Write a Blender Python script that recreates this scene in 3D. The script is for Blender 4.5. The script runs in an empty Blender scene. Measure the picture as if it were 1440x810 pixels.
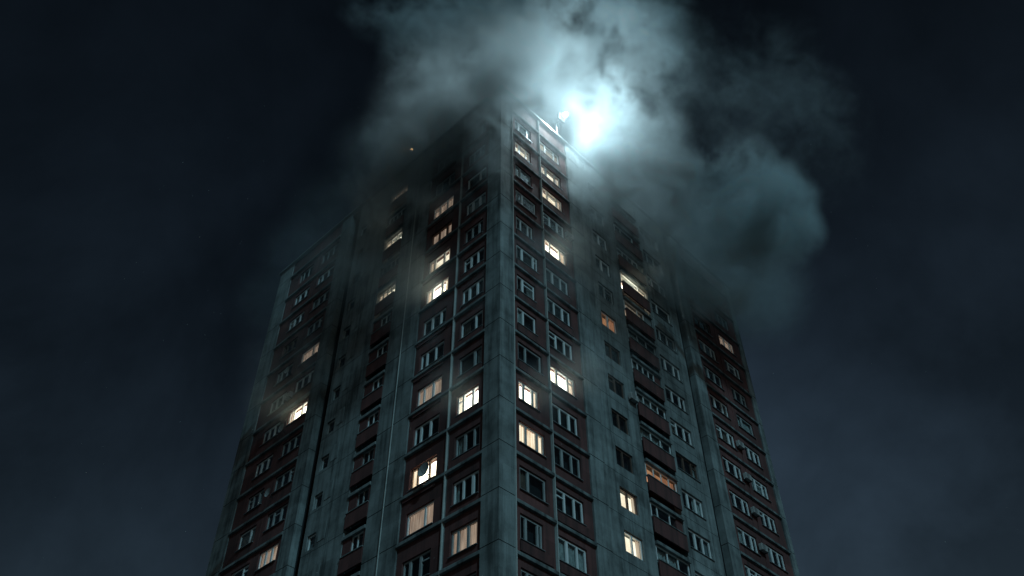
import bpy, bmesh, math, random
from mathutils import Vector, Matrix
R = math.radians
rnd = random.Random(11)
sc = bpy.context.scene
C = sc.collection

# ------------------------------------------------------------------ camera
FPX = 1292.9                                   # focal length for a 1440 px wide picture
cam_d = bpy.data.cameras.new('camera')
cam_d.sensor_width = 36.0
cam_d.lens = 36.0 * FPX / 1440.0
cam_d.clip_start = 0.1
cam_d.clip_end = 4000
cam = bpy.data.objects.new('camera', cam_d)
C.objects.link(cam)
cam.matrix_world = Matrix.Translation((0, 0, 1.7)) @ Matrix.Rotation(R(90 + 45.776), 4, 'X') @ Matrix.Rotation(R(-0.435), 4, 'Z')
sc.camera = cam

# ------------------------------------------------------------------ night sky and moonlight
MOON_EL, MOON_X, MOON_Y = 38.0, 0.36, -0.93    # low moon behind and to the right of the camera
world = bpy.data.worlds.new('World')
sc.world = world
world.use_nodes = True
wn, wl = world.node_tree.nodes, world.node_tree.links
wn.clear()
w_out = wn.new('ShaderNodeOutputWorld')
w_bg = wn.new('ShaderNodeBackground')
w_sky = wn.new('ShaderNodeTexSky')
w_sky.sky_type = 'NISHITA'
w_sky.sun_disc = False
w_sky.sun_elevation = R(MOON_EL)
w_sky.sun_rotation = math.atan2(MOON_X, MOON_Y)
w_sky.air_density = 1.3
w_sky.dust_density = 2.0
w_tc = wn.new('ShaderNodeTexCoord')
w_n = wn.new('ShaderNodeTexNoise')
w_n.inputs['Scale'].default_value = 2.6
w_n.inputs['Detail'].default_value = 6
w_n.inputs['Roughness'].default_value = 0.55
w_n.inputs['Distortion'].default_value = 0.4
w_r = wn.new('ShaderNodeMapRange')
w_r.inputs['From Min'].default_value = 0.34
w_r.inputs['From Max'].default_value = 0.68
w_r.inputs['To Min'].default_value = 0.50
w_r.inputs['To Max'].default_value = 1.4
w_mul = wn.new('ShaderNodeMix'); w_mul.data_type = 'RGBA'; w_mul.blend_type = 'MULTIPLY'
w_mul.inputs[0].default_value = 1.0
w_tint = wn.new('ShaderNodeMix'); w_tint.data_type = 'RGBA'; w_tint.blend_type = 'MULTIPLY'
w_tint.inputs[0].default_value = 1.0
w_tint.inputs[7].default_value = (0.95, 1.04, 0.98, 1)
w_sep = wn.new('ShaderNodeSeparateXYZ')
w_low = wn.new('ShaderNodeMapRange')           # cloud lit by the town, brighter towards the horizon
w_low.inputs['From Min'].default_value = 0.92
w_low.inputs['From Max'].default_value = 0.30
w_low.inputs['To Min'].default_value = 0.62
w_low.inputs['To Max'].default_value = 2.2
w_lm = wn.new('ShaderNodeMath'); w_lm.operation = 'MULTIPLY'
w_bg.inputs['Strength'].default_value = 0.0056
wl.new(w_tc.outputs['Generated'], w_n.inputs['Vector'])
wl.new(w_tc.outputs['Generated'], w_sep.inputs[0])
wl.new(w_sep.outputs['Z'], w_low.inputs['Value'])
wl.new(w_n.outputs['Fac'], w_r.inputs['Value'])
wl.new(w_r.outputs[0], w_lm.inputs[0]); wl.new(w_low.outputs[0], w_lm.inputs[1])
w_dot = wn.new('ShaderNodeVectorMath'); w_dot.operation = 'DOT_PRODUCT'   # glow of the town on the low cloud beyond the tower
w_dot.inputs[1].default_value = (0.310, 0.853, 0.421)
w_gl = wn.new('ShaderNodeMapRange'); w_gl.interpolation_type = 'SMOOTHSTEP'
w_gl.inputs['From Min'].default_value = 0.90; w_gl.inputs['From Max'].default_value = 1.0
w_gl.inputs['To Min'].default_value = 0.85; w_gl.inputs['To Max'].default_value = 1.75
w_l2 = wn.new('ShaderNodeMath'); w_l2.operation = 'MULTIPLY'
wl.new(w_tc.outputs['Generated'], w_dot.inputs[0]); wl.new(w_dot.outputs['Value'], w_gl.inputs['Value'])
wl.new(w_lm.outputs[0], w_l2.inputs[0]); wl.new(w_gl.outputs[0], w_l2.inputs[1])
wl.new(w_sky.outputs['Color'], w_tint.inputs[6])
wl.new(w_tint.outputs[2], w_mul.inputs[6])
wl.new(w_l2.outputs[0], w_mul.inputs[7])
wl.new(w_mul.outputs[2], w_bg.inputs['Color'])
wl.new(w_bg.outputs[0], w_out.inputs['Surface'])

moon_d = bpy.data.lights.new('moonlight', 'SUN')
moon_d.energy = 0.88
moon_d.angle = R(1.5)
moon_d.color = (0.385, 0.81, 1.0)
moon = bpy.data.objects.new('moonlight', moon_d)
C.objects.link(moon)
ce = math.cos(R(MOON_EL))
hn = math.hypot(MOON_X, MOON_Y)
to_moon = Vector((MOON_X / hn * ce, MOON_Y / hn * ce, math.sin(R(MOON_EL))))
moon.rotation_euler = to_moon.to_track_quat('Z', 'Y').to_euler()
moon.location = to_moon * 200

sc.view_settings.view_transform = 'Standard'
sc.view_settings.look = 'None'
sc.view_settings.exposure = 0.0
sc.view_settings.gamma = 1.0
sc.render.engine = 'CYCLES'
cy = sc.cycles
cy.use_denoising = True
cy.max_bounces = 5
cy.diffuse_bounces = 2
cy.glossy_bounces = 2
cy.transmission_bounces = 2
cy.transparent_max_bounces = 10
cy.volume_bounces = 1
cy.volume_step_rate = 1.4
cy.volume_max_steps = 256
cy.sample_clamp_indirect = 3.0
cy.use_light_tree = True

# ------------------------------------------------------------------ materials
def mat(name):
    m = bpy.data.materials.new(name)
    m.use_nodes = True
    n, l = m.node_tree.nodes, m.node_tree.links
    return m, n, l, n['Principled BSDF']

def plain(name, col, rough=0.6, metal=0.0, var=0.12, scale=2.0):
    m, n, l, b = mat(name)
    tc = n.new('ShaderNodeTexCoord')
    no = n.new('ShaderNodeTexNoise'); no.inputs['Scale'].default_value = scale; no.inputs['Detail'].default_value = 5
    rp = n.new('ShaderNodeValToRGB')
    rp.color_ramp.elements[0].position = 0.3; rp.color_ramp.elements[1].position = 0.7
    rp.color_ramp.elements[0].color = tuple(c * (1 - var) for c in col) + (1,)
    rp.color_ramp.elements[1].color = tuple(min(1, c * (1 + var)) for c in col) + (1,)
    l.new(tc.outputs['Object'], no.inputs['Vector']); l.new(no.outputs['Fac'], rp.inputs[0])
    l.new(rp.outputs[0], b.inputs['Base Color'])
    b.inputs['Roughness'].default_value = rough
    b.inputs['Metallic'].default_value = metal
    return m

def weathered(name, col, dirt, streak=0.6, patch=0.35, bump=0.25, storey=0.10):
    """panel material: blotches, rain streaks that run down, a slight tone change from storey to storey, fine grain"""
    m, n, l, b = mat(name)
    tc = n.new('ShaderNodeTexCoord')
    mp = n.new('ShaderNodeMapping'); mp.inputs['Scale'].default_value = (1.6, 1.6, 0.10)
    st = n.new('ShaderNodeTexNoise'); st.inputs['Scale'].default_value = 1.5; st.inputs['Detail'].default_value = 6; st.inputs['Roughness'].default_value = 0.65
    pa = n.new('ShaderNodeTexNoise'); pa.inputs['Scale'].default_value = 0.55; pa.inputs['Detail'].default_value = 8; pa.inputs['Roughness'].default_value = 0.62
    gr = n.new('ShaderNodeTexNoise'); gr.inputs['Scale'].default_value = 14; gr.inputs['Detail'].default_value = 4
    l.new(tc.outputs['Object'], mp.inputs[0]); l.new(mp.outputs[0], st.inputs['Vector'])
    l.new(tc.outputs['Object'], pa.inputs['Vector']); l.new(tc.outputs['Object'], gr.inputs['Vector'])
    def ramp(src, a, c, lo, hi):
        r = n.new('ShaderNodeMapRange'); r.inputs['From Min'].default_value = a; r.inputs['From Max'].default_value = c
        r.inputs['To Min'].default_value = lo; r.inputs['To Max'].default_value = hi
        l.new(src, r.inputs['Value']); return r.outputs[0]
    def mul(x, y):
        q = n.new('ShaderNodeMath'); q.operation = 'MULTIPLY'
        l.new(x, q.inputs[0]); l.new(y, q.inputs[1]); return q.outputs[0]
    def addn(x, y):
        q = n.new('ShaderNodeMath'); q.operation = 'ADD'; q.use_clamp = True
        l.new(x, q.inputs[0]); l.new(y, q.inputs[1]); return q.outputs[0]
    s = ramp(st.outputs['Fac'], 0.45, 0.72, 0, streak)
    p = ramp(pa.outputs['Fac'], 0.42, 0.70, 0, patch)
    f = addn(s, p)
    mx = n.new('ShaderNodeMix'); mx.data_type = 'RGBA'
    mx.inputs[6].default_value = tuple(col) + (1,); mx.inputs[7].default_value = tuple(dirt) + (1,)
    l.new(f, mx.inputs[0])
    # storey tone
    sp = n.new('ShaderNodeSeparateXYZ'); l.new(tc.outputs['Object'], sp.inputs[0])
    dv = n.new('ShaderNodeMath'); dv.operation = 'DIVIDE'; dv.inputs[1].default_value = 2.8; l.new(sp.outputs['Z'], dv.inputs[0])
    fl = n.new('ShaderNodeMath'); fl.operation = 'FLOOR'; l.new(dv.outputs[0], fl.inputs[0])
    dx = n.new('ShaderNodeMath'); dx.operation = 'MULTIPLY_ADD'; dx.inputs[1].default_value = 0.31; l.new(sp.outputs['X'], dx.inputs[0])
    dy = n.new('ShaderNodeMath'); dy.operation = 'MULTIPLY'; dy.inputs[1].default_value = 0.31; l.new(sp.outputs['Y'], dy.inputs[0])
    l.new(dy.outputs[0], dx.inputs[2])
    fx = n.new('ShaderNodeMath'); fx.operation = 'FLOOR'; l.new(dx.outputs[0], fx.inputs[0])
    cb = n.new('ShaderNodeCombineXYZ'); l.new(fl.outputs[0], cb.inputs[0]); l.new(fx.outputs[0], cb.inputs[1])
    wn_ = n.new('ShaderNodeTexWhiteNoise'); l.new(cb.outputs[0], wn_.inputs['Vector'])
    tone = mul(ramp(wn_.outputs['Value'], 0, 1, 1 - storey, 1 + storey), ramp(gr.outputs['Fac'], 0.3, 0.7, 0.90, 1.08))
    hs = n.new('ShaderNodeMix'); hs.data_type = 'RGBA'; hs.blend_type = 'MULTIPLY'; hs.inputs[0].default_value = 1.0
    l.new(mx.outputs[2], hs.inputs[6]); l.new(tone, hs.inputs[7])
    l.new(hs.outputs[2], b.inputs['Base Color'])
    bp = n.new('ShaderNodeBump'); bp.inputs['Strength'].default_value = bump; bp.inputs['Distance'].default_value = 0.05
    l.new(pa.outputs['Fac'], bp.inputs['Height']); l.new(bp.outputs[0], b.inputs['Normal'])
    b.inputs['Roughness'].default_value = 0.9
    return m

M = {}
M['concrete'] = weathered('weathered_concrete', (0.255, 0.285, 0.285), (0.08, 0.09, 0.09), 0.85, 0.85, storey=0.18)
M['pale_concrete'] = weathered('pale_concrete', (0.50, 0.52, 0.50), (0.24, 0.25, 0.25), 0.5, 0.4)
M['red'] = weathered('red_cladding', (0.150, 0.056, 0.052), (0.05, 0.026, 0.025), 0.8, 0.55, storey=0.28)
M['joint'] = plain('joint_mortar', (0.055, 0.058, 0.06), 0.95)
M['dark'] = plain('unlit_room', (0.012, 0.013, 0.016), 0.95)  # near black paints in the darkness of unlit rooms
M['roof'] = plain('roof_felt', (0.06, 0.06, 0.065), 0.95)
M['white'] = plain('white_plastic', (0.78, 0.80, 0.80), 0.4, 0, 0.06)
M['grey'] = plain('grey_painted_wood', (0.34, 0.36, 0.36), 0.55, 0, 0.15)
M['brown'] = plain('brown_painted_wood', (0.10, 0.06, 0.045), 0.6, 0, 0.2)
M['metal'] = plain('galvanised_steel', (0.32, 0.34, 0.35), 0.45, 0.6)
M['drape'] = plain('pale_curtain', (0.46, 0.47, 0.46), 0.9, 0, 0.3, 5)
M['drape_brown'] = plain('brown_curtain', (0.16, 0.10, 0.075), 0.9, 0, 0.3, 5)
M['drape_grey'] = plain('grey_curtain', (0.20, 0.22, 0.23), 0.9, 0, 0.3, 5)
M['plast'] = plain('air_conditioner_shell', (0.36, 0.36, 0.35), 0.5)
M['black'] = plain('dark_steel', (0.03, 0.03, 0.032), 0.6)
M['asphalt'] = plain('asphalt', (0.05, 0.05, 0.052), 0.9, 0, 0.25, 0.8)

def glass():
    m, n, l, b = mat('window_glass')
    n.remove(b)
    out = n['Material Output']
    tr = n.new('ShaderNodeBsdfTransparent'); tr.inputs[0].default_value = (0.86, 0.90, 0.90, 1)
    gl = n.new('ShaderNodeBsdfGlossy'); gl.inputs['Roughness'].default_value = 0.04
    lw = n.new('ShaderNodeLayerWeight')
    pw = n.new('ShaderNodeMath'); pw.operation = 'POWER'; pw.inputs[1].default_value = 4.0
    fr = n.new('ShaderNodeMath'); fr.operation = 'MULTIPLY_ADD'; fr.inputs[1].default_value = 0.8; fr.inputs[2].default_value = 0.03
    l.new(lw.outputs['Facing'], pw.inputs[0]); l.new(pw.outputs[0], fr.inputs[0])
    mx = n.new('ShaderNodeMixShader')
    l.new(fr.outputs[0], mx.inputs[0]); l.new(tr.outputs[0], mx.inputs[1]); l.new(gl.outputs[0], mx.inputs[2])
    l.new(mx.outputs[0], out.inputs['Surface'])
    return m
M['glass'] = glass()

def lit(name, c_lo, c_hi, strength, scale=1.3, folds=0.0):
    """a room or curtain glowing in place of a room lamp: random brighter spots, painted folds"""
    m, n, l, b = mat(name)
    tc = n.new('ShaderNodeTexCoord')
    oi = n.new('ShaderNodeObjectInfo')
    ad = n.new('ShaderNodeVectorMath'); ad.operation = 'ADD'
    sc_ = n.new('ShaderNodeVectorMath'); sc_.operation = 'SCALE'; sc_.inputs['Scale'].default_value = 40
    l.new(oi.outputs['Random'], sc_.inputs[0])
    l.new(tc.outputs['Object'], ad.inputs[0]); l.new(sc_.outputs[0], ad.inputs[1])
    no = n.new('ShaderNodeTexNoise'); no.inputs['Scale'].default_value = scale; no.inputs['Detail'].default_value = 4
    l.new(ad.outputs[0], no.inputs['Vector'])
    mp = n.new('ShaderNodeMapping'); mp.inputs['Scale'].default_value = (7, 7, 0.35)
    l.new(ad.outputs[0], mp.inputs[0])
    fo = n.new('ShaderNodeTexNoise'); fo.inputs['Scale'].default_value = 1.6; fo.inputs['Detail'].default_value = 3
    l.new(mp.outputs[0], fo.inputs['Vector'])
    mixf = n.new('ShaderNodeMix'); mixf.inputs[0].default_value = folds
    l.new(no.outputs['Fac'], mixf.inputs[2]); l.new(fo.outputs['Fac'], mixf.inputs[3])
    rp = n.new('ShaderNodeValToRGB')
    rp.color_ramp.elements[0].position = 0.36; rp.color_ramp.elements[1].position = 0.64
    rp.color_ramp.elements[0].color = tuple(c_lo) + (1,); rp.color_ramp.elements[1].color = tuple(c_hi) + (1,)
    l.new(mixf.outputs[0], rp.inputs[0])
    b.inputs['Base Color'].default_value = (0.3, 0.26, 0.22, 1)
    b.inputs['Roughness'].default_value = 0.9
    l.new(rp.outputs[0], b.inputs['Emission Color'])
    b.inputs['Emission Strength'].default_value = strength  # wall and cloth glow by themselves, standing in for a room lamp
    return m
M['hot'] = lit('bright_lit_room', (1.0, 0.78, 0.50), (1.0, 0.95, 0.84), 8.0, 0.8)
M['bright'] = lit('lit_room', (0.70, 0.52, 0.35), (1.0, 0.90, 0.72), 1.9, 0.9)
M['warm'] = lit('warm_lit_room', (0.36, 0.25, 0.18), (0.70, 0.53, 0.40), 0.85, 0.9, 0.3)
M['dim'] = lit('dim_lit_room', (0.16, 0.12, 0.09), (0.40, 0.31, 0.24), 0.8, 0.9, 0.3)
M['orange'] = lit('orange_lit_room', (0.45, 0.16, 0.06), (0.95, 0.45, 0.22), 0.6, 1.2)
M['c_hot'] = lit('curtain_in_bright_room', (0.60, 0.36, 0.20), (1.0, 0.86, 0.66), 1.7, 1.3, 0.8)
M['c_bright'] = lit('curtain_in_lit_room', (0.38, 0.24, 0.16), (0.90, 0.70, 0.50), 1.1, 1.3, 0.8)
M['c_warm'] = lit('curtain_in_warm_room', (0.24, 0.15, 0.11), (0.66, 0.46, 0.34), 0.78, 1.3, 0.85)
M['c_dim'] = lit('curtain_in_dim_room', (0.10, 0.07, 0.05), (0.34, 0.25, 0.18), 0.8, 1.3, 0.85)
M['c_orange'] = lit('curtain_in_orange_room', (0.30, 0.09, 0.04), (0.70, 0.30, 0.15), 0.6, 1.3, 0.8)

def emitter(name, col, s):
    m, n, l, b = mat(name)
    b.inputs['Base Color'].default_value = (0.8, 0.8, 0.8, 1)
    b.inputs['Emission Color'].default_value = tuple(col) + (1,)
    b.inputs['Emission Strength'].default_value = s
    return m

# ------------------------------------------------------------------ mesh helpers
S = 2.8                                        # storey height, the unit of the facade grid
RIDGE = (13.403 * S * math.sin(R(-1.064)), 13.403 * S * math.cos(R(-1.064)))
ZTOP = 1.7 + 20.608 * S                        # head of the top row of windows
def zr(k): return ZTOP - k * S                 # height of facade row k (counted downwards)
ROOF = zr(-0.85)
BASE = 0.0

class MB:
    """collects shapes in facade coordinates; face 0 runs along local +X, face 1 along local +Y, n points outwards"""
    def __init__(s): s.bm = bmesh.new()
    @staticmethod
    def p(face, u, n, z): return Vector((u, -n, z)) if face == 0 else Vector((-n, u, z))
    def box(s, face, u0, u1, n0, n1, z0, z1):
        vs = [s.bm.verts.new(s.p(face, u, n, z)) for z in (z0, z1) for n in (n0, n1) for u in (u0, u1)]
        for q in ((0, 1, 3, 2), (4, 6, 7, 5), (0, 4, 5, 1), (2, 3, 7, 6), (0, 2, 6, 4), (1, 5, 7, 3)):
            s.bm.faces.new([vs[i] for i in q])
        return s
    def prism(s, face, u0, u1, prof):
        """profile of (n, z) points swept along u"""
        a = [s.bm.verts.new(s.p(face, u0, n, z)) for n, z in prof]
        b = [s.bm.verts.new(s.p(face, u1, n, z)) for n, z in prof]
        k = len(prof)
        for i in range(k): s.bm.faces.new([a[i], a[(i + 1) % k], b[(i + 1) % k], b[i]])
        s.bm.faces.new(a[::-1]); s.bm.faces.new(b)
        return s
    def tube(s, p0, p1, r0, r1=None, seg=10):
        p0, p1 = Vector(p0), Vector(p1)
        d = p1 - p0
        mx = Matrix.Translation((p0 + p1) / 2) @ d.to_track_quat('Z', 'Y').to_matrix().to_4x4()
        bmesh.ops.create_cone(s.bm, cap_ends=True, segments=seg, radius1=r0, radius2=r0 if r1 is None else r1, depth=d.length, matrix=mx)
        return s
    def cloth(s, face, u0, u1, n, z0, z1, amp=0.035, wave=0.17, seed=0, hem=0.0):
        k = max(8, int((u1 - u0) / 0.045))
        top, bot = [], []
        for i in range(k + 1):
            u = u0 + (u1 - u0) * i / k
            o = amp * math.sin(u / wave * 6.283 + seed) + amp * 0.5 * math.sin(u / wave * 3.1 + seed * 2)
            top.append(s.bm.verts.new(s.p(face, u, n + o * 0.6, z1)))
            bot.append(s.bm.verts.new(s.p(face, u, n + o, z0 + hem * (0.5 + 0.5 * math.sin(u * 3 + seed)))))
        for i in range(k): s.bm.faces.new([top[i], top[i + 1], bot[i + 1], bot[i]])
        return s
    def build(s, name, m, parent=None, origin=None, bevel=0.0, smooth=False, label=None):
        me = bpy.data.meshes.new(name)
        bmesh.ops.recalc_face_normals(s.bm, faces=s.bm.faces[:])
        if origin is not None: bmesh.ops.translate(s.bm, verts=s.bm.verts[:], vec=-Vector(origin))
        s.bm.to_mesh(me); s.bm.free()
        me.materials.append(m)
        if smooth:
            for f in me.polygons: f.use_smooth = True
        o = bpy.data.objects.new(name, me)
        C.objects.link(o)
        if parent is not None: o.parent = parent
        if origin is not None: o.location = Vector(origin)
        if bevel:
            bv = o.modifiers.new('bevel', 'BEVEL'); bv.width = bevel; bv.segments = 2; bv.limit_method = 'ANGLE'
        if label: o['label'] = label
        return o

def child(mb, name, m, part, **kw):
    """a sub-part: geometry given in the building's coordinates, parented to a part that may have its own origin"""
    return mb.build(name, m, part, **kw)

# ------------------------------------------------------------------ ground
gm = MB()
gm.bm.faces.new([gm.bm.verts.new(v) for v in ((-1500, -1500, 0), (1500, -1500, 0), (1500, 1500, 0), (-1500, 1500, 0))])
ground = gm.build('ground', M['asphalt'])
ground['kind'] = 'structure'

# ------------------------------------------------------------------ the tower block
tower = bpy.data.objects.new('tower_block', None)
C.objects.link(tower)
tower.location = (RIDGE[0], RIDGE[1], 0)
tower.rotation_euler = (0, 0, R(46.179))
tower['label'] = 'tall concrete apartment tower with red brown panels, lit windows and a smoke wrapped top'
tower['category'] = 'apartment tower'

LEN = (10.52 * S, 9.85 * S)
CORE = -0.42                                   # depth of the dark rooms behind the facade skin
SLOTS = {0: (6.99 * S, 7.31 * S), 1: (5.84 * S, 6.25 * S)}

b = MB()                                       # rooms: inner volume painted near black for their darkness, notched at the slots
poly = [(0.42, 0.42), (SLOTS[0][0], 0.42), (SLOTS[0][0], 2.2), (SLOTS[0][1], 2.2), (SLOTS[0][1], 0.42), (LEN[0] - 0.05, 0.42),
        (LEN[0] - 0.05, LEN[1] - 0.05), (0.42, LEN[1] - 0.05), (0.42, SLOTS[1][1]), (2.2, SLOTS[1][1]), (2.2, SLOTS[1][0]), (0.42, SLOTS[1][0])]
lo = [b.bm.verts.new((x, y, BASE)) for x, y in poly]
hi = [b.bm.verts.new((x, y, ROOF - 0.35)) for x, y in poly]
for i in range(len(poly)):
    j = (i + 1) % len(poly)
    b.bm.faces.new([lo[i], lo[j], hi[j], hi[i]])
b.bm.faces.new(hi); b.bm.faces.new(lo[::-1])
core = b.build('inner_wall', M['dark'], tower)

ROWS = range(0, 14)
def storeys():
    """(z0, z1) of every storey from the ground up to the attic, split at the slab joints"""
    out = []
    k = 21
    edges = [BASE + 0.02]
    while k >= 0:
        z = zr(k - 0.25)
        if z > BASE + 0.6: edges.append(z)
        k -= 1
    edges.append(ROOF)
    return list(zip(edges[:-1], edges[1:]))
ST = storeys()

def grooved(name, plan, inner, g, bevel=0.0):
    """one continuous strip: the plan outline swept up the building, stepping in to the inner outline at every slab joint"""
    bm = bmesh.new()
    rings = []
    def ring(pts, z): rings.append([bm.verts.new((x, y, z)) for x, y in pts])
    for i, (z0, z1) in enumerate(ST):
        ring(plan, z0 + g / 2); ring(plan, z1 - g / 2)
        if i < len(ST) - 1: ring(inner, z1 - g / 2 + .002); ring(inner, z1 + g / 2 - .002)
    k = len(plan)
    for i in range(len(rings) - 1):
        for j in range(k):
            f = bm.faces.new([rings[i][j], rings[i][(j + 1) % k], rings[i + 1][(j + 1) % k], rings[i + 1][j]])
            f.material_index = 0 if i % 4 == 0 else 1
    bm.faces.new(rings[0][::-1]); bm.faces.new(rings[-1])
    m = MB(); m.bm.free(); m.bm = bm
    o = m.build(name, M['concrete'], tower, bevel=bevel)
    o.data.materials.append(M['joint'])
    return o

def pier(name, face, u0, u1, n1, gap=0.045, n0=CORE):
    q = lambda u, n: tuple(MB.p(face, u, n, 0).xy)
    d = .05
    return grooved(name, [q(u0, n0), q(u1, n0), q(u1, n1), q(u0, n1)],
                   [q(u0 + .02, n0), q(u1 - .02, n0), q(u1 - .02, n1 - d), q(u0 + .02, n1 - d)], gap)

def corner_pier():
    n1 = 0.14
    a, c, d = 0.345 * S, 0.39 * S, .05
    grooved('corner_pilaster', [(-n1, -n1), (a, -n1), (a, 0.40), (0.40, 0.40), (0.40, c), (-n1, c)],
            [(-n1 + d, -n1 + d), (a - .02, -n1 + d), (a - .02, 0.39), (0.39, 0.39), (0.39, c - .02), (-n1 + d, c - .02)], 0.045)
    # pale concrete strip along the pilaster edge
    t = MB()
    t.box(0, 0.345 * S + 0.004, 0.345 * S + 0.06, -0.02, 0.20, BASE + .06, ROOF - .02)
    t.build('edge_trim', M['pale_concrete'], tower)
corner_pier()

def skin(name, face, u0, u1, n1, m, holes, n0=CORE, gap=0.03):
    """wall of storey-high panels round window openings; holes = list of (row z_top, z_bottom, ua, ub)"""
    p = MB()
    for z0, z1 in ST:
        z0g, z1g = z0 + gap / 2, z1 - gap / 2
        h = [x for x in holes if x[0] < z1 and x[1] > z0]
        if not h: p.box(face, u0, u1, n0, n1, z0g, z1g); continue
        zt, zb, ua, ub = h[0]
        for x in h[1:]: ua, ub = min(ua, x[2]), max(ub, x[3])
        p.box(face, u0, u1, n0, n1, zt, z1g)
        p.box(face, u0, u1, n0, n1, z0g, zb)
        p.box(face, u0, ua, n0, n1, zb, zt)
        p.box(face, ub, u1, n0, n1, zb, zt)
    o = p.build(name, M[m], tower)
    q = MB()
    for z0, z1 in ST[1:]: q.box(face, u0 + .02, u1 - .02, n0 + .01, n1 - 0.03, z0 - gap, z0 + gap)
    child(q, 'joint', M['joint'], o)
    return o

# ------------------------------------------------------------------ windows
LIT = {  # column: {row: kind}
    'A': {1: 'bright', 9: 'hot', 10: 'hot'},
    'B': {0: 'bright', 1: 'bright', 2: 'bright', 4: 'hot', 8: 'hot'},
    'C': {5: 'orange', 10: 'bright', 11: 'bright'},
    'D': {3: 'hot', 9: 'orange', 4: 'dim'},
    'G': {2: 'warm'}, 'E': {}, 'F': {},
    'a': {12: 'warm', 9: 'hot'},
    'b': {11: 'warm', 10: 'hot', 8: 'warm', 5: 'hot', 4: 'bright', 3: 'warm', 2: 'warm'},
    'c': {4: 'bright', 2: 'bright', 0: 'warm'},
    'd': {}, 'e': {6: 'hot', 4: 'warm', 10: 'warm'}, 'f': {},
}
PALE = {'A': {0: 0.5}, 'G': {5: 1.0, 7: 1.0}, 'E': {9: 0.4}, 'f': {9: 0.9, 8: 0.4}, 'e': {}, 'd': {10: 1.0, 6: 0.6}, 'D': {8: 0.8, 7: 0.8, 5: .5, 11: 0.7}}
LABEL = {'hot': 'brightly lit window', 'bright': 'lit window with light curtains', 'warm': 'lit window behind warm curtains',
         'dim': 'dimly lit window', 'orange': 'window lit orange'}

def window(col, k, face, u0, u1, ztop, h, n, sashes, name='window', frame='white', sill=True, parent=None):
    kind = LIT.get(col, {}).get(k)
    zb = ztop - h
    f = MB()
    fw, d0, d1 = 0.09, n - 0.06, n + 0.03
    f.box(face, u0, u1, d0, d1, ztop - fw, ztop)
    f.box(face, u0, u1, d0, d1, zb, zb + fw * 0.9)
    f.box(face, u0, u0 + fw, d0, d1, zb + fw * 0.9, ztop - fw)
    f.box(face, u1 - fw, u1, d0, d1, zb + fw * 0.9, ztop - fw)
    xs = [u0]
    tot = sum(sashes); acc = 0
    for i, s in enumerate(sashes[:-1]):
        acc += s
        um = u0 + (u1 - u0) * acc / tot
        mw = rnd.choice((0.055, 0.07, 0.08))
        f.box(face, um - mw, um + mw, d0, d1 + 0.012, zb + fw * 0.9, ztop - fw)
        xs.append(um)
    xs.append(u1)
    if len(sashes) >= 2 and rnd.random() < 0.28:      # a small opening light with a transom
        i = rnd.randrange(len(sashes))
        zt = ztop - h * 0.30
        f.box(face, xs[i] + 0.06, xs[i + 1] - 0.06, d0 + 0.005, d1 - 0.005, zt - 0.035, zt + 0.035)
    org = MB.p(face, (u0 + u1) / 2, n, zb)
    w = f.build(name, M[frame], parent or tower, origin=org, label=LABEL.get(kind))
    def sub(mb, nm, m):
        o = mb.build(nm, m, w, origin=org); o.location = (0, 0, 0); return o
    sub(MB().box(face, u0 + fw * .6, u1 - fw * .6, n - 0.025, n - 0.010, zb + fw * .5, ztop - fw * .6), 'pane', M['glass'])
    if sill:
        sub(MB().prism(face, u0 - 0.06, u1 + 0.06, [(n + 0.034, zb - 0.03), (n + 0.034, zb + 0.02), (0.10, zb - 0.02), (0.10, zb - 0.055)]), 'sill', M['metal'])
    nb, nc = -0.40, n - 0.13
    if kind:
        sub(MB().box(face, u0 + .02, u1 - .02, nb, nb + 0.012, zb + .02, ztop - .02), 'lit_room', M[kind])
        c = MB(); W = u1 - u0
        mode = rnd.random()
        if kind in ('warm', 'dim') or mode < 0.25:
            c.cloth(face, u0 + .03, u1 - .03, nc, zb + .03, ztop - .04, seed=rnd.random() * 6)
        else:
            a_, b_ = rnd.uniform(.10, .26), rnd.uniform(.12, .32)
            c.cloth(face, u0 + .03, u0 + W * a_, nc, zb + .03, ztop - .04, seed=rnd.random() * 6)
            c.cloth(face, u1 - W * b_, u1 - .03, nc, zb + .03, ztop - .04, seed=rnd.random() * 6)
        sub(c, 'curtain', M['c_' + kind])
    else:
        pale = PALE.get(col, {}).get(k)
        if pale is None and rnd.random() < (0.6 if col in 'aABEFGef' else 0.3): pale = rnd.choice((.15, .2, .3, .35, .35, 1.0))
        if pale:
            c = MB(); W = u1 - u0
            if pale > .7: c.cloth(face, u0 + .04, u1 - .04, nc, zb + .04, ztop - .05, seed=rnd.random() * 6, hem=0.2)
            elif rnd.random() < .5: c.cloth(face, u0 + .03, u0 + W * pale, nc, zb + .03, ztop - .04, seed=rnd.random() * 6)
            else: c.cloth(face, u1 - W * pale, u1 - .03, nc, zb + .03, ztop - .04, seed=rnd.random() * 6)
            sub(c, 'curtain', M[rnd.choice(('drape', 'drape', 'drape_brown', 'drape_grey'))])
    return w

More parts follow.
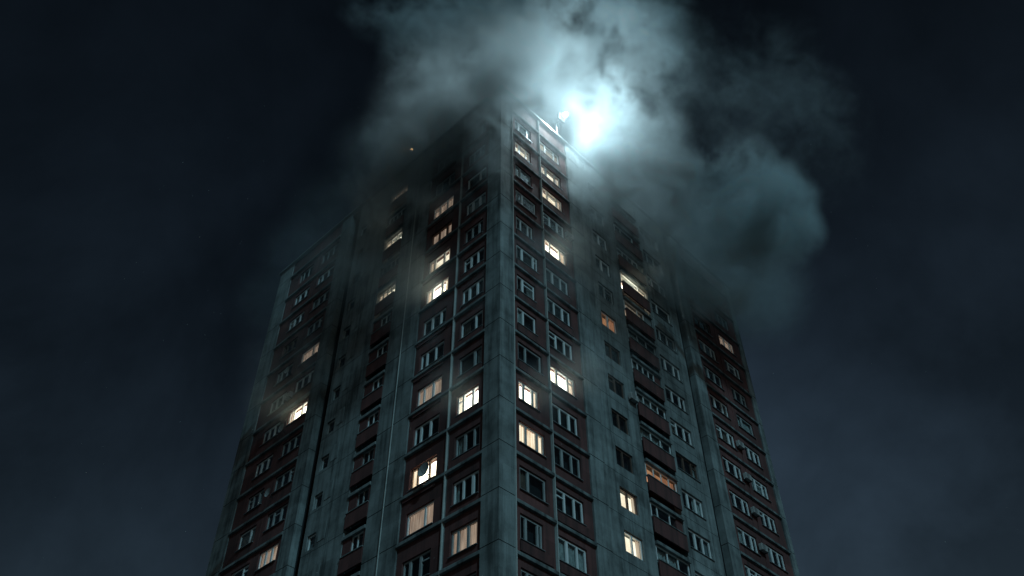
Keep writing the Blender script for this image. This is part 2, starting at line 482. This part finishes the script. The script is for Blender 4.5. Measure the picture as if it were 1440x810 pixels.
# columns of wide windows: face, u0, u1 (storeys), head offset (storeys), height (m), sash proportions
WIDE = {
    'A': (0, 0.53, 1.22, 0.00, 1.38), 'B': (0, 1.48, 2.26, 0.00, 1.38), 'E': (0, 5.77, 6.60, 0.02, 1.30),
    'F': (0, 7.93, 8.74, 0.02, 1.30), 'G': (0, 9.17, 9.94, 0.00, 1.30),
    'a': (1, 0.52, 1.18, 0.08, 1.38), 'b': (1, 1.69, 2.44, 0.20, 1.38),
    'e': (1, 6.80, 7.57, -0.05, 1.25), 'f': (1, 7.94, 8.66, 0.02, 1.25),
}
NARROW = {'C': (0, 3.46, 4.02, 0.06, 1.28), 'd': (1, 5.41, 5.69, 0.31, 0.98)}
HOLES = {}
PLAN = []
for c, (face, ua, ub, off, h) in WIDE.items():
    HOLES[c] = []
    for k in ROWS:
        a_, b_ = ua, ub
        if c == 'A' and k not in (8, 10): b_ -= rnd.choice((0, .10, .13))
        if c == 'E': b_ -= rnd.choice((0, 0, 0.05))
        if c == 'G' : a_ += rnd.choice((0, 0.02, 0.05))
        if c in 'aef': a_ += rnd.choice((0, 0.0, 0.06))
        zt = zr(k + off + rnd.uniform(-0.012, 0.012))
        HOLES[c].append((zt + .03, zt - h - .03, a_ * S - .03, b_ * S + .03))
        sash = rnd.choice(((1, 1.2, 1), (1, 1.5, 1), (1, 1, 1), (.8, 1.2, 1.2), (1.2, 1.2, .8), (1, 2)))
        if c == 'A' : sash = rnd.choice(((1, 1.9), (.9, 1.7, .6), (1, 1.5, .9)))
        if c == 'B': sash = (1.05, 1.1, .95)
        if k in LIT[c] and LIT[c][k] in ('hot', 'bright'): sash = (1, 1.5, .9)
        PLAN.append((c, k, face, a_ * S, b_ * S, zt, h, sash))
def smoky(c, k):                                # behind the thick smoke or below the frame: of these too little shows
    if k in LIT[c]: return False
    lo_, hi_ = {'A': (0, 13), 'B': (0, 13), 'E': (2, 11), 'F': (2, 10), 'G': (2, 10), 'a': (2, 12), 'b': (2, 12), 'e': (1, 11), 'f': (1, 10)}[c]
    return not lo_ <= k <= hi_
HIDDEN = []
for c, k, face, a_, b_, zt, h, sash in PLAN:
    if smoky(c, k): HIDDEN.append((face, a_, b_, zt, h, sash)); continue
    fr = rnd.choice(('white',) * 7 + ('grey',) * 3 + ('brown',))
    window(c, k, face, a_, b_, zt, h, -0.12, sash, frame=fr)
g1, g2 = MB(), MB()
for face, a_, b_, zt, h, sash in HIDDEN:
    zb, n = zt - h, -0.12
    g1.box(face, a_, b_, n - .06, n + .03, zt - .075, zt); g1.box(face, a_, b_, n - .06, n + .03, zb, zb + .07)
    acc = 0; tot = sum(sash)
    us = [a_ + .04] + [a_ + (b_ - a_) * sum(sash[:i + 1]) / tot for i in range(len(sash) - 1)] + [b_ - .04]
    for u in us: g1.box(face, u - .04, u + .04, n - .055, n + .025, zb + .07, zt - .075)
    g2.box(face, a_ + .03, b_ - .03, n - .025, n - .01, zb + .03, zt - .03)
hw = g1.build('window', M['grey'], tower); hw['kind'] = 'stuff'
child(g2, 'pane', M['glass'], hw)

for c, (face, ua, ub, off, h) in NARROW.items():
    HOLES[c] = []
    for k in ROWS:
        zt = zr(k + off)
        HOLES[c].append((zt + .03, zt - h - .03, ua * S - .03, ub * S + .03))
        window(c, k, face, ua * S, ub * S, zt, h, -0.10, (.8, 1) if c == 'C' else (1,), name='small_window', frame=rnd.choice(('white', 'grey', 'brown')) if c == 'C' else rnd.choice(('grey', 'white', 'brown')), sill=False)

# skins: red bays
CLAD = {}
CLAD['A'] = skin('cladding', 0, 0.375 * S, 1.395 * S, 0.0, 'red', HOLES['A'])
CLAD['B'] = skin('cladding', 0, 1.455 * S, 2.52 * S, 0.0, 'red', HOLES['B'])
CLAD['a'] = skin('cladding', 1, 0.393 * S, 1.345 * S, 0.0, 'red', HOLES['a'])
CLAD['b'] = skin('cladding', 1, 1.405 * S, 2.61 * S, 0.0, 'red', HOLES['b'])
CLAD['F'] = skin('cladding', 0, 7.78 * S, 8.97 * S, 0.0, 'red', HOLES['F'])
CLAD['G'] = skin('cladding', 0, 8.99 * S, 10.27 * S, 0.0, 'red', HOLES['G'])
CLAD['e'] = skin('cladding', 1, 6.70 * S, 7.74 * S, 0.0, 'red', HOLES['e'])
CLAD['f'] = skin('cladding', 1, 7.76 * S, 9.16 * S, 0.0, 'red', HOLES['f'])
# skins: concrete
skin('concrete_wall', 0, 3.02 * S, 3.325 * S, 0.045, 'concrete', [])
skin('concrete_wall', 0, 3.338 * S, 4.445 * S, 0.03, 'concrete', HOLES['C'])
skin('concrete_wall', 0, 5.61 * S, 6.70 * S, 0.03, 'concrete', HOLES['E'])
skin('concrete_wall', 0, 6.712 * S, 6.985 * S, 0.03, 'concrete', [])
skin('concrete_wall', 1, 4.395 * S, 4.93 * S, 0.03, 'concrete', [])
wd = skin('concrete_wall', 1, 4.942 * S, 5.835 * S, 0.03, 'concrete', HOLES['d'])
for k in ROWS:                                   # blind inset panels beside the stair windows
    MB().box(1, 5.06 * S, 5.30 * S, .031, .055, zr(k + .60), zr(k + .16)).build('blind_panel', M['concrete'], wd, origin=MB.p(1, 5.18 * S, 0, zr(k + .6)), bevel=.008)
# piers
pier('pilaster', 0, 2.525 * S, 3.0 * S, 0.10)
pier('pilaster', 0, 7.32 * S, 7.775 * S, 0.10)
pier('pilaster', 0, 10.275 * S, 10.52 * S, 0.10)
pier('pilaster', 1, 2.615 * S, 3.12 * S, 0.10)
pier('pilaster', 1, 3.14 * S, 3.655 * S, 0.06)
pier('pilaster', 1, 6.26 * S, 6.695 * S, 0.10)
pier('pilaster', 1, 9.165 * S, 9.85 * S, 0.08)
t = MB()
t.box(1, 3.12 * S + .004, 3.14 * S - .004, -0.2, 0.15, BASE + .02, ROOF - .02)
t.build('edge_trim', M['pale_concrete'], tower)
# thin pale ribs between the paired windows
for face, u in ((0, 1.425), (1, 1.375)):
    q = MB.p
    MB().box(face, (u - .029) * S, (u + .029) * S, CORE, 0.02, BASE + .03, ROOF - .03).build('mullion_wall', M['concrete'], tower)
    MB().box(face, (u - .011) * S, (u + .011) * S, 0.022, 0.135, BASE + .03, ROOF - .03).build('rib', M['pale_concrete'], tower)

# slab bands: a pale fascia with a drip edge at every floor of the bays
def band(bm_, face, ua, ub, z1):
    return bm_.prism(face, ua * S + .004, ub * S - .004, [(0.003, z1 - .27), (0.15, z1 - .25), (0.16, z1 - .24), (0.16, z1 - .08), (0.12, z1 - .03), (0.003, z1 + .01)])
for c, face, ua, ub in (('A', 0, 0.375, 1.413), ('B', 0, 1.437, 2.52), ('a', 1, 0.393, 1.363), ('b', 1, 1.387, 2.61),
                        ('F', 0, 7.78, 8.975), ('G', 0, 8.98, 10.27), ('e', 1, 6.70, 7.745), ('f', 1, 7.75, 9.16)):
    bay = CLAD[c]
    rest = MB()
    for i, (z0, z1) in enumerate(ST[:-1]):
        k = round((ZTOP - z1) / S + 0.25)
        if (c in 'ABab' and 0 <= k <= 13) or (c in 'FGef' and 1 <= k <= 11):
            band(MB(), face, ua, ub, z1).build('slab_band', M['concrete'], bay, origin=MB.p(face, (ua + ub) / 2 * S, 0, z1))
        else: band(rest, face, ua, ub, z1)
    rest.build('slab_band', M['concrete'], bay)['kind'] = 'stuff'

# inset lower panels with a dark ledge under the windows of the corner bays
for c, face, ub in (('A', 0, 1.395), ('B', 0, 2.52), ('a', 1, 1.345), ('b', 1, 2.61)):
    for zt, zb, a_, b_ in HOLES[c]:
        if rnd.random() < .62:
            w = rnd.uniform(.03, .28) * S
            MB().box(face, a_ - .05, min(b_ + w, ub * S - .1), 0.003, 0.085, zb - .62 * 1.0, zb - .09).build('spandrel', M['red'], CLAD[c], origin=MB.p(face, a_, 0, zb), bevel=0.01)

# ------------------------------------------------------------------ loggias
def loggia(col, k, face, ua, ub, style):
    u0, u1 = ua * S, ub * S
    kind = LIT[col].get(k)
    zt = zr(k - 0.04)                            # underside of the slab above
    zb = zt - 1.02 - (0.10 if col == 'c' else 0)
    zp = zr(k + 0.70)                            # bottom of the parapet
    org = MB.p(face, (u0 + u1) / 2, 0, zp)
    n1 = 0.16 if col == 'D' else 0.10
    p = MB()
    p.box(face, u0 + .01, u1 - .01, n1 - 0.10, n1, zp, zb)
    o = p.build('loggia', M['red'], tower, origin=org, bevel=0.012,
                label=('loggia glowing orange behind its parapet' if kind == 'orange' else 'brightly lit loggia' if kind == 'hot' else 'lit loggia with curtains' if kind else None))
    def sub(mb, nm, m, **kw):
        x = mb.build(nm, m, o, origin=org, **kw); x.location = (0, 0, 0); return x
    sub(MB().box(face, u0 + .005, u1 - .005, n1 - .14, n1 + .045, zb + .003, zb + .06), 'ledge', M['concrete'])
    sub(MB().box(face, u0 + .004, u1 - .004, CORE, n1 + .02, zt + .004, zt + .22), 'lintel', M['concrete'], bevel=0.01)
    if col == 'c' and k <= 4: w0, w1 = u0 + .05, u1 - .05
    elif col == 'c':                             # panels either side leave a narrow window
        w0, w1 = 3.74 * S, 4.12 * S
        sub(MB().box(face, u0 + .01, w0 - .004, CORE, 0.0, zb + .063, zt), 'side_panel', M['red'])
        sub(MB().box(face, w1 + .004, u1 - .01, CORE, 0.0, zb + .063, zt), 'side_panel', M['red'])
    else:
        w0, w1 = u0 + .05, u1 - .05
        if rnd.random() < .45:
            cut = rnd.uniform(.18, .30) * (w1 - w0)
            j = MB().box(face, w1 - cut, w1, CORE, -0.01, zb + .063, zt)
            sub(j, 'side_panel', M['concrete' if rnd.random() < .4 else 'red']); w1 -= cut + .004
    n = -0.03 if col == 'D' else -0.10
    f = MB(); fw = .065
    f.box(face, w0, w1, n - .05, n + .03, zt - fw, zt - .003); f.box(face, w0, w1, n - .05, n + .03, zb + .064, zb + .064 + fw)
    m_ = 2 if col == 'c' and k > 4 else rnd.choice((3, 3, 4))
    for i in range(m_ + 1):
        u = w0 + .035 + (w1 - w0 - .07) * i / m_
        if col == 'D' and rnd.random() < .15: continue
        f.box(face, u - .035, u + .035, n - .045, n + .025, zb + .064 + fw, zt - fw)
    sub(f, 'window_frame', M[rnd.choice(('white', 'white', 'grey'))])
    sub(MB().box(face, w0 + .03, w1 - .03, n - .02, n - .008, zb + .1, zt - .03), 'pane', M['glass'])
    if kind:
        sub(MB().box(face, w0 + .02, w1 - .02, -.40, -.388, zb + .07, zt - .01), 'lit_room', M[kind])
        c = MB(); W = w1 - w0
        if kind in ('warm', 'dim'): c.cloth(face, w0 + .03, w1 - .03, -.25, zb + .07, zt - .03, seed=rnd.random() * 6)
        else:
            c.cloth(face, w0 + .03, w0 + W * .16, -.25, zb + .07, zt - .03, seed=1)
            c.cloth(face, w1 - W * .36, w1 - .03, -.25, zb + .07, zt - .03, seed=3)
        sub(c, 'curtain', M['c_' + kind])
    else:
        pale = PALE.get(col, {}).get(k)
        if pale is None and rnd.random() < .3: pale = .3
        if pale:
            sub(MB().cloth(face, w0 + .03, w0 + (w1 - w0) * pale, -.2, zb + .07, zt - .03, seed=rnd.random() * 6, amp=.05, wave=.25, hem=.15), 'curtain', M['drape'])
for k in ROWS: loggia('D', k, 0, 4.46, 5.60, 0)
for k in ROWS: loggia('c', k, 1, 3.665, 4.385, 0)
# storeys of the loggia columns below the modelled rows and in the attic
for face, ua, ub in ((0, 4.455, 5.60), (1, 3.665, 4.387)):
    MB().box(face, ua * S, ub * S, CORE, 0.02, zr(-0.18), ROOF).build('concrete_wall', M['concrete'], tower)
    MB().box(face, ua * S, ub * S, CORE, 0.02, BASE, zr(13.71)).build('concrete_wall', M['concrete'], tower)

# small fittings
def air_conditioner(face, u, z, n=0.004):
    w, h, d = .70, .48, .28
    org = MB.p(face, u, n, z)
    o = MB().box(face, u - w / 2, u + w / 2, n + .06, n + .06 + d, z, z + h).build('air_conditioner', M['plast'], tower, origin=org, bevel=0.03)
    g = MB(); c = MB.p(face, u - .12, n + .06 + d, z + h / 2)
    nd = MB.p(face, 0, 1, 0)
    for r in (.21, .14, .07):
        for i in range(20):
            a0, a1 = i / 20 * 6.283, (i + 1) / 20 * 6.283
            q = [MB.p(face, u - .12 + rr * math.cos(a), n + .064 + d, z + h / 2 + rr * math.sin(a)) for a, rr in ((a0, r), (a1, r), (a1, r - .025), (a0, r - .025))]
            g.bm.faces.new([g.bm.verts.new(v) for v in q])
    x = g.build('grille', M['black'], o, origin=org); x.location = (0, 0, 0)
    br = MB(); br.box(face, u - .3, u - .26, n, n + .34, z - .05, z - .005); br.box(face, u + .26, u + .3, n, n + .34, z - .05, z - .005)
    x = br.build('bracket', M['black'], o, origin=org); x.location = (0, 0, 0)
for k in (6, 7, 8, 9): air_conditioner(0, 8.86 * S, zr(k + .36))
air_conditioner(0, 4.22 * S + .05, zr(7.46), 0.034)
air_conditioner(1, 7.70 * S - .12, zr(5.5))
air_conditioner(0, 2.36 * S, zr(3.4))

def dish(face, u, z, r=.36):
    org = MB.p(face, u, 0.1, z)
    d = MB()
    rings = []
    for j in range(5):
        t_ = j / 4
        rings.append([d.bm.verts.new(MB.p(face, u + r * t_ * math.cos(i / 18 * 6.283), 0.42 + .10 * t_ * t_, z + r * t_ * math.sin(i / 18 * 6.283) + .10 * t_)) for i in range(18)] if j else None)
    ctr = d.bm.verts.new(MB.p(face, u, .42, z))
    for i in range(18):
        d.bm.faces.new([ctr, rings[1][i], rings[1][(i + 1) % 18]])
        for j in range(1, 4): d.bm.faces.new([rings[j][i], rings[j + 1][i], rings[j + 1][(i + 1) % 18], rings[j][(i + 1) % 18]])
    o = d.build('satellite_dish', M['grey'], tower, origin=org, smooth=True)
    a = MB().tube(MB.p(face, u, .004, z - .1), MB.p(face, u, .42, z), .022).tube(MB.p(face, u, .44, z - .2), MB.p(face, u, .80, z + .1), .012)
    x = a.build('arm', M['black'], o, origin=org); x.location = (0, 0, 0)
dish(1, 1.83 * S, zr(10.60), .42)
dish(1, 7.50 * S, zr(6.62), .34)
dish(1, 7.48 * S, zr(8.50), .32)
dish(1, 7.86 * S, zr(4.5), .3)

# roof: slab, parapet coping, stair head, aerial
r = MB().box(0, 0.02, LEN[0] - .02, -LEN[1] + .02, -.05, ROOF - .345, ROOF - .02).build('roof', M['roof'], tower)
cp = MB()
W0, W1 = LEN
for (x0, y0, x1, y1) in ((-.24, -.24, W0 + .2, .30), (-.24, .303, .30, W1 + .2), (W0 - .34, .303, W0 + .2, W1 + .2), (.303, W1 - .34, W0 - .343, W1 + .2)):
    cp.box(0, x0, x1, -y1, -y0, ROOF + .004, ROOF + .16)
child(cp, 'coping', M['metal'], r)
pw = MB()
for (x0, y0, x1, y1) in ((.10, LEN[1] - .18, LEN[0] - .1, LEN[1] - .06), (LEN[0] - .18, .5, LEN[0] - .06, LEN[1] - .2)):
    pw.box(0, x0, x1, -y1, -y0, ROOF - .01, ROOF + .003)
sh = MB().box(0, 9, 15, -17, -11, ROOF - .015, ROOF + 2.9).build('stair_head', M['concrete'], tower)
child(MB().box(0, 8.8, 15.2, -17.2, -10.8, ROOF + 2.905, ROOF + 3.1), 'cap', M['roof'], sh)
pw.bm.free()
# back walls of the block
MB().box(0, .05, LEN[0] - .003, -LEN[1], -LEN[1] + .04, BASE, ROOF - .36).build('concrete_wall', M['concrete'], tower)
MB().box(0, LEN[0] - .045, LEN[0], -LEN[1] + .05, CORE - .01, BASE, ROOF - .36).build('concrete_wall', M['concrete'], tower)

# ------------------------------------------------------------------ floodlight at the roof edge, in the smoke
def tower_pt(u, n, z): return tower.matrix_basis @ MB.p(0, u, n, z) if False else Matrix.Translation(tower.location) @ Matrix.Rotation(R(46.179), 4, 'Z') @ MB.p(0, u, n, z)
LZ = zr(-1.72)
lamp = bpy.data.objects.new('floodlight', None)
C.objects.link(lamp)
lamp.location = tower_pt(2.28 * S, -0.1, ROOF + .16)
lamp.rotation_euler = (0, 0, R(46.179))
lamp['label'] = 'glaring white lamp burning through the smoke above the roof edge'
lamp['category'] = 'lamp'
hz = LZ - (ROOF + .16)
MB().tube((0, 0, 0), (0, 0, hz - .25), .06, .05).tube((0, 0, 0), (0, 0, .04), .2).tube((0, 0, hz - .25), (0, -.5, hz - .12), .04).build('mast', M['metal'], lamp)
hb = MB()
hb.prism(0, -.34, .34, [(.42, hz + .30), (.42, hz - .26), (.62, hz - .34), (.70, hz + .40)]).build('housing', M['black'], lamp, bevel=0.02)
lm = MB()
bmesh.ops.create_uvsphere(lm.bm, u_segments=20, v_segments=12, radius=.20, matrix=Matrix.Translation((0, -1.0, hz)))
lm.build('bulb', emitter('lamp_bulb', (0.80, 0.95, 1.0), 40), lamp, smooth=True)
pl_d = bpy.data.lights.new('lamp_light', 'POINT')
pl_d.energy = 5200
pl_d.color = (0.72, 0.93, 1.0)
pl_d.shadow_soft_size = 0.3
pl = bpy.data.objects.new('lamp_light', pl_d)
C.objects.link(pl)
pl.parent = lamp
pl.location = (0, -1.62, hz)

# small amber lamp on a post at the roof edge of the darker face
al = bpy.data.objects.new('warning_lamp', None)
C.objects.link(al)
al.location = Matrix.Translation(tower.location) @ Matrix.Rotation(R(46.179), 4, 'Z') @ MB.p(1, 3.74 * S, -.05, ROOF + .16)
al.rotation_euler = (0, 0, R(46.179))
al['label'] = 'tiny amber lamp glinting in the smoke at the roof edge of the darker face'
al['category'] = 'lamp'
ah = zr(-1.69) - ROOF - .16
MB().tube((0, 0, 0), (0, 0, ah - .12), .04).build('post', M['black'], al)
MB().box(0, -.14, .14, -.14, .14, ah - .118, ah - .06).build('base', M['black'], al)
lb = MB(); lb.tube((0, 0, ah - .058), (0, 0, ah + .14), .13, .10, 12)
lb.build('lens', emitter('amber_lens', (1.0, .55, .22), 14), al)

# ------------------------------------------------------------------ smoke: one cloud of varying density, with some lumps added to shape the light
SMOKE_DENSITY = 0.66
CAM = Vector((0, 0, 1.7))
BLOBS = [  # x, y, z, rx, ry, rz (m), weight
    (-6.83, 40.01, 67.42, 5.51, 5.73, 5.73, 0.65),
    (-1.0, 37.55, 69.81, 6.38, 5.62, 5.62, 0.85),
    (-8.78, 43.16, 62.96, 4.01, 4.61, 4.61, 0.5),
    (-4.53, 36.34, 72.38, 11.17, 5.74, 5.74, 0.45),
    (2.85, 37.52, 63.7, 5.19, 4.69, 4.69, 0.9),
    (7.42, 39.19, 64.81, 5.61, 4.62, 4.62, 0.8),
    (12.57, 40.29, 69.27, 2.96, 2.99, 2.99, 0.4),
    (5.25, 39.62, 61.02, 4.34, 3.13, 3.13, 0.5),
    (8.39, 41.85, 60.88, 4.98, 3.68, 3.68, 0.8),
    (1.88, 37.93, 57.16, 3.58, 3.04, 3.04, 0.7),
    (-0.64, 35.43, 56.12, 3.7, 3.3, 3.3, 1.9),
    (-4.1, 38.73, 58.42, 4.19, 3.4, 3.4, 1.5),
    (-6.86, 41.2, 57.88, 4.27, 3.54, 3.54, 0.65),
    (3.18, 39.2, 56.75, 3.62, 2.36, 2.36, 0.9),
    (-0.94, 36.72, 61.94, 3.72, 3.4, 3.4, 1.1),
    (9.92, 42.74, 58.84, 5.47, 4.31, 4.31, 1.2),
    (15.77, 45.06, 59.09, 6.73, 4.89, 4.89, 1.6),
    (21.63, 48.34, 59.92, 5.25, 4.44, 4.44, 1.25),
    (18.2, 48.88, 56.61, 5.68, 3.85, 3.85, 1.0),
    (12.09, 46.14, 55.65, 4.93, 3.43, 3.43, 1.1),
    (6.96, 43.0, 55.71, 4.25, 3.47, 3.47, 0.9),
    (16.25, 51.04, 53.16, 4.48, 3.01, 3.01, 1.2),
    (12.74, 49.19, 53.69, 4.43, 2.64, 2.64, 0.9),
    (9.6, 45.96, 53.01, 3.73, 2.58, 2.58, 0.6),
    (-1.35, 36.09, 51.64, 2.83, 2.94, 2.94, 0.7),
    (-9.55, 42.72, 56.41, 4.8, 3.39, 3.39, 0.8),
    (-11.63, 45.98, 52.49, 4.77, 3.09, 3.09, 0.2),
    (-8.23, 42.67, 53.41, 5.68, 2.69, 2.69, 0.45),
    (-3.68, 38.09, 48.54, 4.19, 2.17, 2.17, 0.35),
    (-7.51, 42.1, 45.38, 7.51, 4.63, 4.63, 0.13),
    (-14.47, 48.89, 43.89, 5.97, 5.54, 5.54, 0.1),
    (-3.34, 37.99, 39.87, 4.58, 3.59, 3.59, 0.1),
    (3.62, 39.92, 44.29, 5.87, 4.48, 4.48, 0.11),
    (8.27, 44.81, 41.36, 6.92, 4.27, 4.27, 0.09),
    (18.2, 44.61, 74.61, 17.41, 9.97, 9.97, 0.06),
    (25.76, 47.38, 68.5, 8.76, 7.93, 7.93, 0.05),
    (9.16, 41.59, 69.79, 7.82, 6.32, 6.32, 0.35),
    (6.75, 37.46, 73.13, 8.97, 4.89, 4.89, 0.95),
    (9.98, 41.37, 66.15, 4.64, 3.75, 3.75, 0.6),
    (12.03, 42.58, 62.85, 3.98, 3.19, 3.19, 0.4),
    (14, 8, 87, 22, 10, 7, 0.9),  # this and the next: unseen smoke overhead, added to shade the upper walls
    (16, -3, 87, 24, 10, 6, 0.7),
]
MIST = [tuple(tower_pt(u, 1.3, z)) + (r_,) for u, z, r_ in ((2.0 * S, zr(8.2), 3.2), (.85 * S, zr(9.3), 2.6), (.9 * S, zr(10.3), 2.8), (2.0 * S, zr(4.2), 2.6), (4.9 * S, zr(3.2), 2.2))]  # mist patches added before bright windows to give them a halo
MIST += [tuple(Matrix.Translation(tower.location) @ Matrix.Rotation(R(46.179), 4, 'Z') @ MB.p(1, u, 1.3, z)) + (r_,) for u, z, r_ in ((2.1 * S, zr(5.4), 3.4), (2.05 * S, zr(10.4), 2.8), (7.25 * S, zr(6.2), 3.6), (.85 * S, zr(9.3), 2.6))]
MIST = [m_ + (0.17,) for m_ in MIST]
# soft veil over the roof edges: (face, u, row, radius, strength)
for fc, u, k, r_, w_ in ((0, .05, -.4, 7.0, .75), (0, 4.0, -.3, 6.0, .40), (0, 6.0, -.2, 6.5, .46), (0, 8.2, -.1, 6.5, .50), (0, 10.2, 0.1, 7.0, .50),
                         (1, 1.7, -.3, 6.5, .50), (1, 3.7, -.1, 5.5, .30), (1, 5.6, .6, 5.5, .16), (1, 7.2, 1.0, 5.0, .12), (1, 8.8, 1.6, 4.0, .08)):
    MIST.append(tuple(Matrix.Translation(tower.location) @ Matrix.Rotation(R(46.179), 4, 'Z') @ MB.p(fc, u * S, 2.2, zr(k))) + (r_, w_))
VMIN, VMAX, RES = (-25.0, -17.0, 32.0), (44.0, 60.0, 98.0), (313, 350, 300)
def smoke():
    m = bpy.data.materials.new('smoke'); m.use_nodes = True
    n, l = m.node_tree.nodes, m.node_tree.links
    n.clear()
    o = n.new('ShaderNodeOutputMaterial')
    pv = n.new('ShaderNodeVolumePrincipled')
    pv.inputs['Color'].default_value = (0.80, 0.93, 0.97, 1)
    pv.inputs['Density'].default_value = SMOKE_DENSITY
    pv.inputs['Anisotropy'].default_value = 0.15
    l.new(pv.outputs[0], o.inputs['Volume'])
    vd = bpy.data.volumes.new('smoke')
    vo = bpy.data.objects.new('smoke', vd)
    C.objects.link(vo)
    g = bpy.data.node_groups.new('smoke_field', 'GeometryNodeTree')
    g.interface.new_socket('Geometry', in_out='INPUT', socket_type='NodeSocketGeometry')
    g.interface.new_socket('Geometry', in_out='OUTPUT', socket_type='NodeSocketGeometry')
    N, L = g.nodes, g.links
    go = N.new('NodeGroupOutput')
    vc = N.new('GeometryNodeVolumeCube')
    sm = N.new('GeometryNodeSetMaterial'); sm.inputs['Material'].default_value = m
    L.new(vc.outputs[0], sm.inputs[0]); L.new(sm.outputs[0], go.inputs[0])
    vc.inputs['Min'].default_value = VMIN; vc.inputs['Max'].default_value = VMAX
    vc.inputs['Resolution X'].default_value, vc.inputs['Resolution Y'].default_value, vc.inputs['Resolution Z'].default_value = RES
    vc.inputs['Background'].default_value = 0.0
    pos = N.new('GeometryNodeInputPosition').outputs[0]
    def vm(op, a, b_=None, scale=None):
        q = N.new('ShaderNodeVectorMath'); q.operation = op
        for i, x in enumerate((a, b_)):
            if x is None: continue
            if isinstance(x, (tuple, Vector)): q.inputs[i].default_value = x
            else: L.new(x, q.inputs[i])
        if scale is not None: q.inputs['Scale'].default_value = scale
        return q.outputs['Value'] if op == 'LENGTH' else q.outputs['Vector']
    def ma(op, a, b_=None, c_=None, clamp=False):
        q = N.new('ShaderNodeMath'); q.operation = op; q.use_clamp = clamp
        for i, x in enumerate((a, b_, c_)):
            if x is None: continue
            if isinstance(x, (int, float)): q.inputs[i].default_value = x
            else: L.new(x, q.inputs[i])
        return q.outputs[0]
    def noise(v, scale, detail, rough, dist=0.0, seed=None):
        if seed: v = vm('ADD', v, seed)
        q = N.new('ShaderNodeTexNoise'); q.inputs['Scale'].default_value = scale; q.inputs['Detail'].default_value = detail
        q.inputs['Roughness'].default_value = rough; q.inputs['Distortion'].default_value = dist
        L.new(v, q.inputs['Vector']); return q
    wa = noise(pos, 0.11, 2, 0.5)
    wv = vm('SCALE', vm('SUBTRACT', wa.outputs['Color'], (.5, .5, .5)), scale=6.5)
    pw_ = vm('ADD', pos, wv)
    wb = noise(pos, 0.42, 3, 0.55)
    pw2 = vm('ADD', pw_, vm('SCALE', vm('SUBTRACT', wb.outputs['Color'], (.5, .5, .5)), scale=2.6))
    total = None
    for (x, y, z, rx, ry, rz, w) in BLOBS:
        d = vm('LENGTH', vm('MULTIPLY', vm('SUBTRACT', pw_, (x, y, z)), (1 / rx, 1 / ry, 1 / rz)))
        mr = N.new('ShaderNodeMapRange'); mr.interpolation_type = 'SMOOTHSTEP'
        mr.inputs['From Min'].default_value = 1.0; mr.inputs['From Max'].default_value = 0.15
        mr.inputs['To Min'].default_value = 0.0; mr.inputs['To Max'].default_value = w
        L.new(d, mr.inputs['Value'])
        total = mr.outputs[0] if total is None else ma('ADD', total, mr.outputs[0])
    n1 = noise(pw2, 0.17, 8, 0.64).outputs['Fac']
    n2 = noise(pw2, 0.58, 7, 0.66, 0.9, seed=(7, 3, 1)).outputs['Fac']
    nn = ma('MULTIPLY_ADD', n2, 0.45, ma('MULTIPLY', n1, 0.55))
    n1s = ma('MULTIPLY_ADD', nn, 9.5, -4.20, clamp=False)
    # billows: noise carves the soft envelope
    body = ma('MULTIPLY', total, ma('MAXIMUM', n1s, 0.0))
    dens = ma('MAXIMUM', ma('SUBTRACT', body, 0.012), 0.0)
    dens = ma('MINIMUM', dens, 1.6)
    for (x, y, z, r_, w_) in MIST:                # thin mist: halo patches added before the brightest windows, veil along the roof
        q = N.new('ShaderNodeMapRange'); q.interpolation_type = 'SMOOTHERSTEP'
        q.inputs['From Min'].default_value = r_; q.inputs['From Max'].default_value = 0.0; q.inputs['To Max'].default_value = w_
        L.new(vm('LENGTH', vm('SUBTRACT', pos, (x, y, z))), q.inputs['Value'])
        dens = ma('ADD', dens, ma('MULTIPLY', q.outputs[0], n1))
    lamp_dist = vm('LENGTH', vm('SUBTRACT', pw2, tuple(tower_pt(2.28 * S, 1.5, LZ))))   # smoke thinned round the lamp to shrink and soften its glow
    mr = N.new('ShaderNodeMapRange'); mr.interpolation_type = 'SMOOTHSTEP'
    mr.inputs['From Min'].default_value = 1.2; mr.inputs['From Max'].default_value = 8.5
    mr.inputs['To Min'].default_value = 0.035; mr.inputs['To Max'].default_value = 1.0
    L.new(lamp_dist, mr.inputs['Value'])
    wisp = noise(pw2, 0.75, 5, 0.6, 1.2, seed=(2, 9, 4)).outputs['Fac']
    dens = ma('MULTIPLY', ma('MULTIPLY', dens, mr.outputs[0]), ma('MULTIPLY_ADD', wisp, 3.2, -0.6, clamp=False))
    dens = ma('MAXIMUM', dens, 0.0)
    L.new(dens, vc.inputs['Density'])
    md = vo.modifiers.new('smoke_field', 'NODES'); md.node_group = g
    vo['kind'] = 'stuff'
    vo['label'] = 'pale billowing smoke wrapped round the top of the tower and drifting to the right'
    vo['category'] = 'smoke'
    return vo
smoke()

# ------------------------------------------------------------------ ash flecks drifting in the air
fl = MB()
rr = random.Random(5)
for i in range(230):
    d = rr.uniform(16, 60)
    v = Vector((rr.uniform(-.62, .62), 1, 0)) * d
    v.z = 1.7 + d * rr.uniform(.45, 1.55)
    h_ = rr.uniform(.006, .013) * d / 30
    if (v.xy - Vector(RIDGE)).length < 0: continue
    bmesh.ops.create_icosphere(fl.bm, subdivisions=0 + 1, radius=h_, matrix=Matrix.Translation(v) @ Matrix.Scale(rr.uniform(1, 2.2), 4, Vector((rr.uniform(-1, 1), rr.uniform(-1, 1), rr.uniform(-1, 1))).normalized()))
fk = fl.build('ash', plain('pale_ash', (0.6, 0.6, 0.58), 0.9))
fk['kind'] = 'stuff'
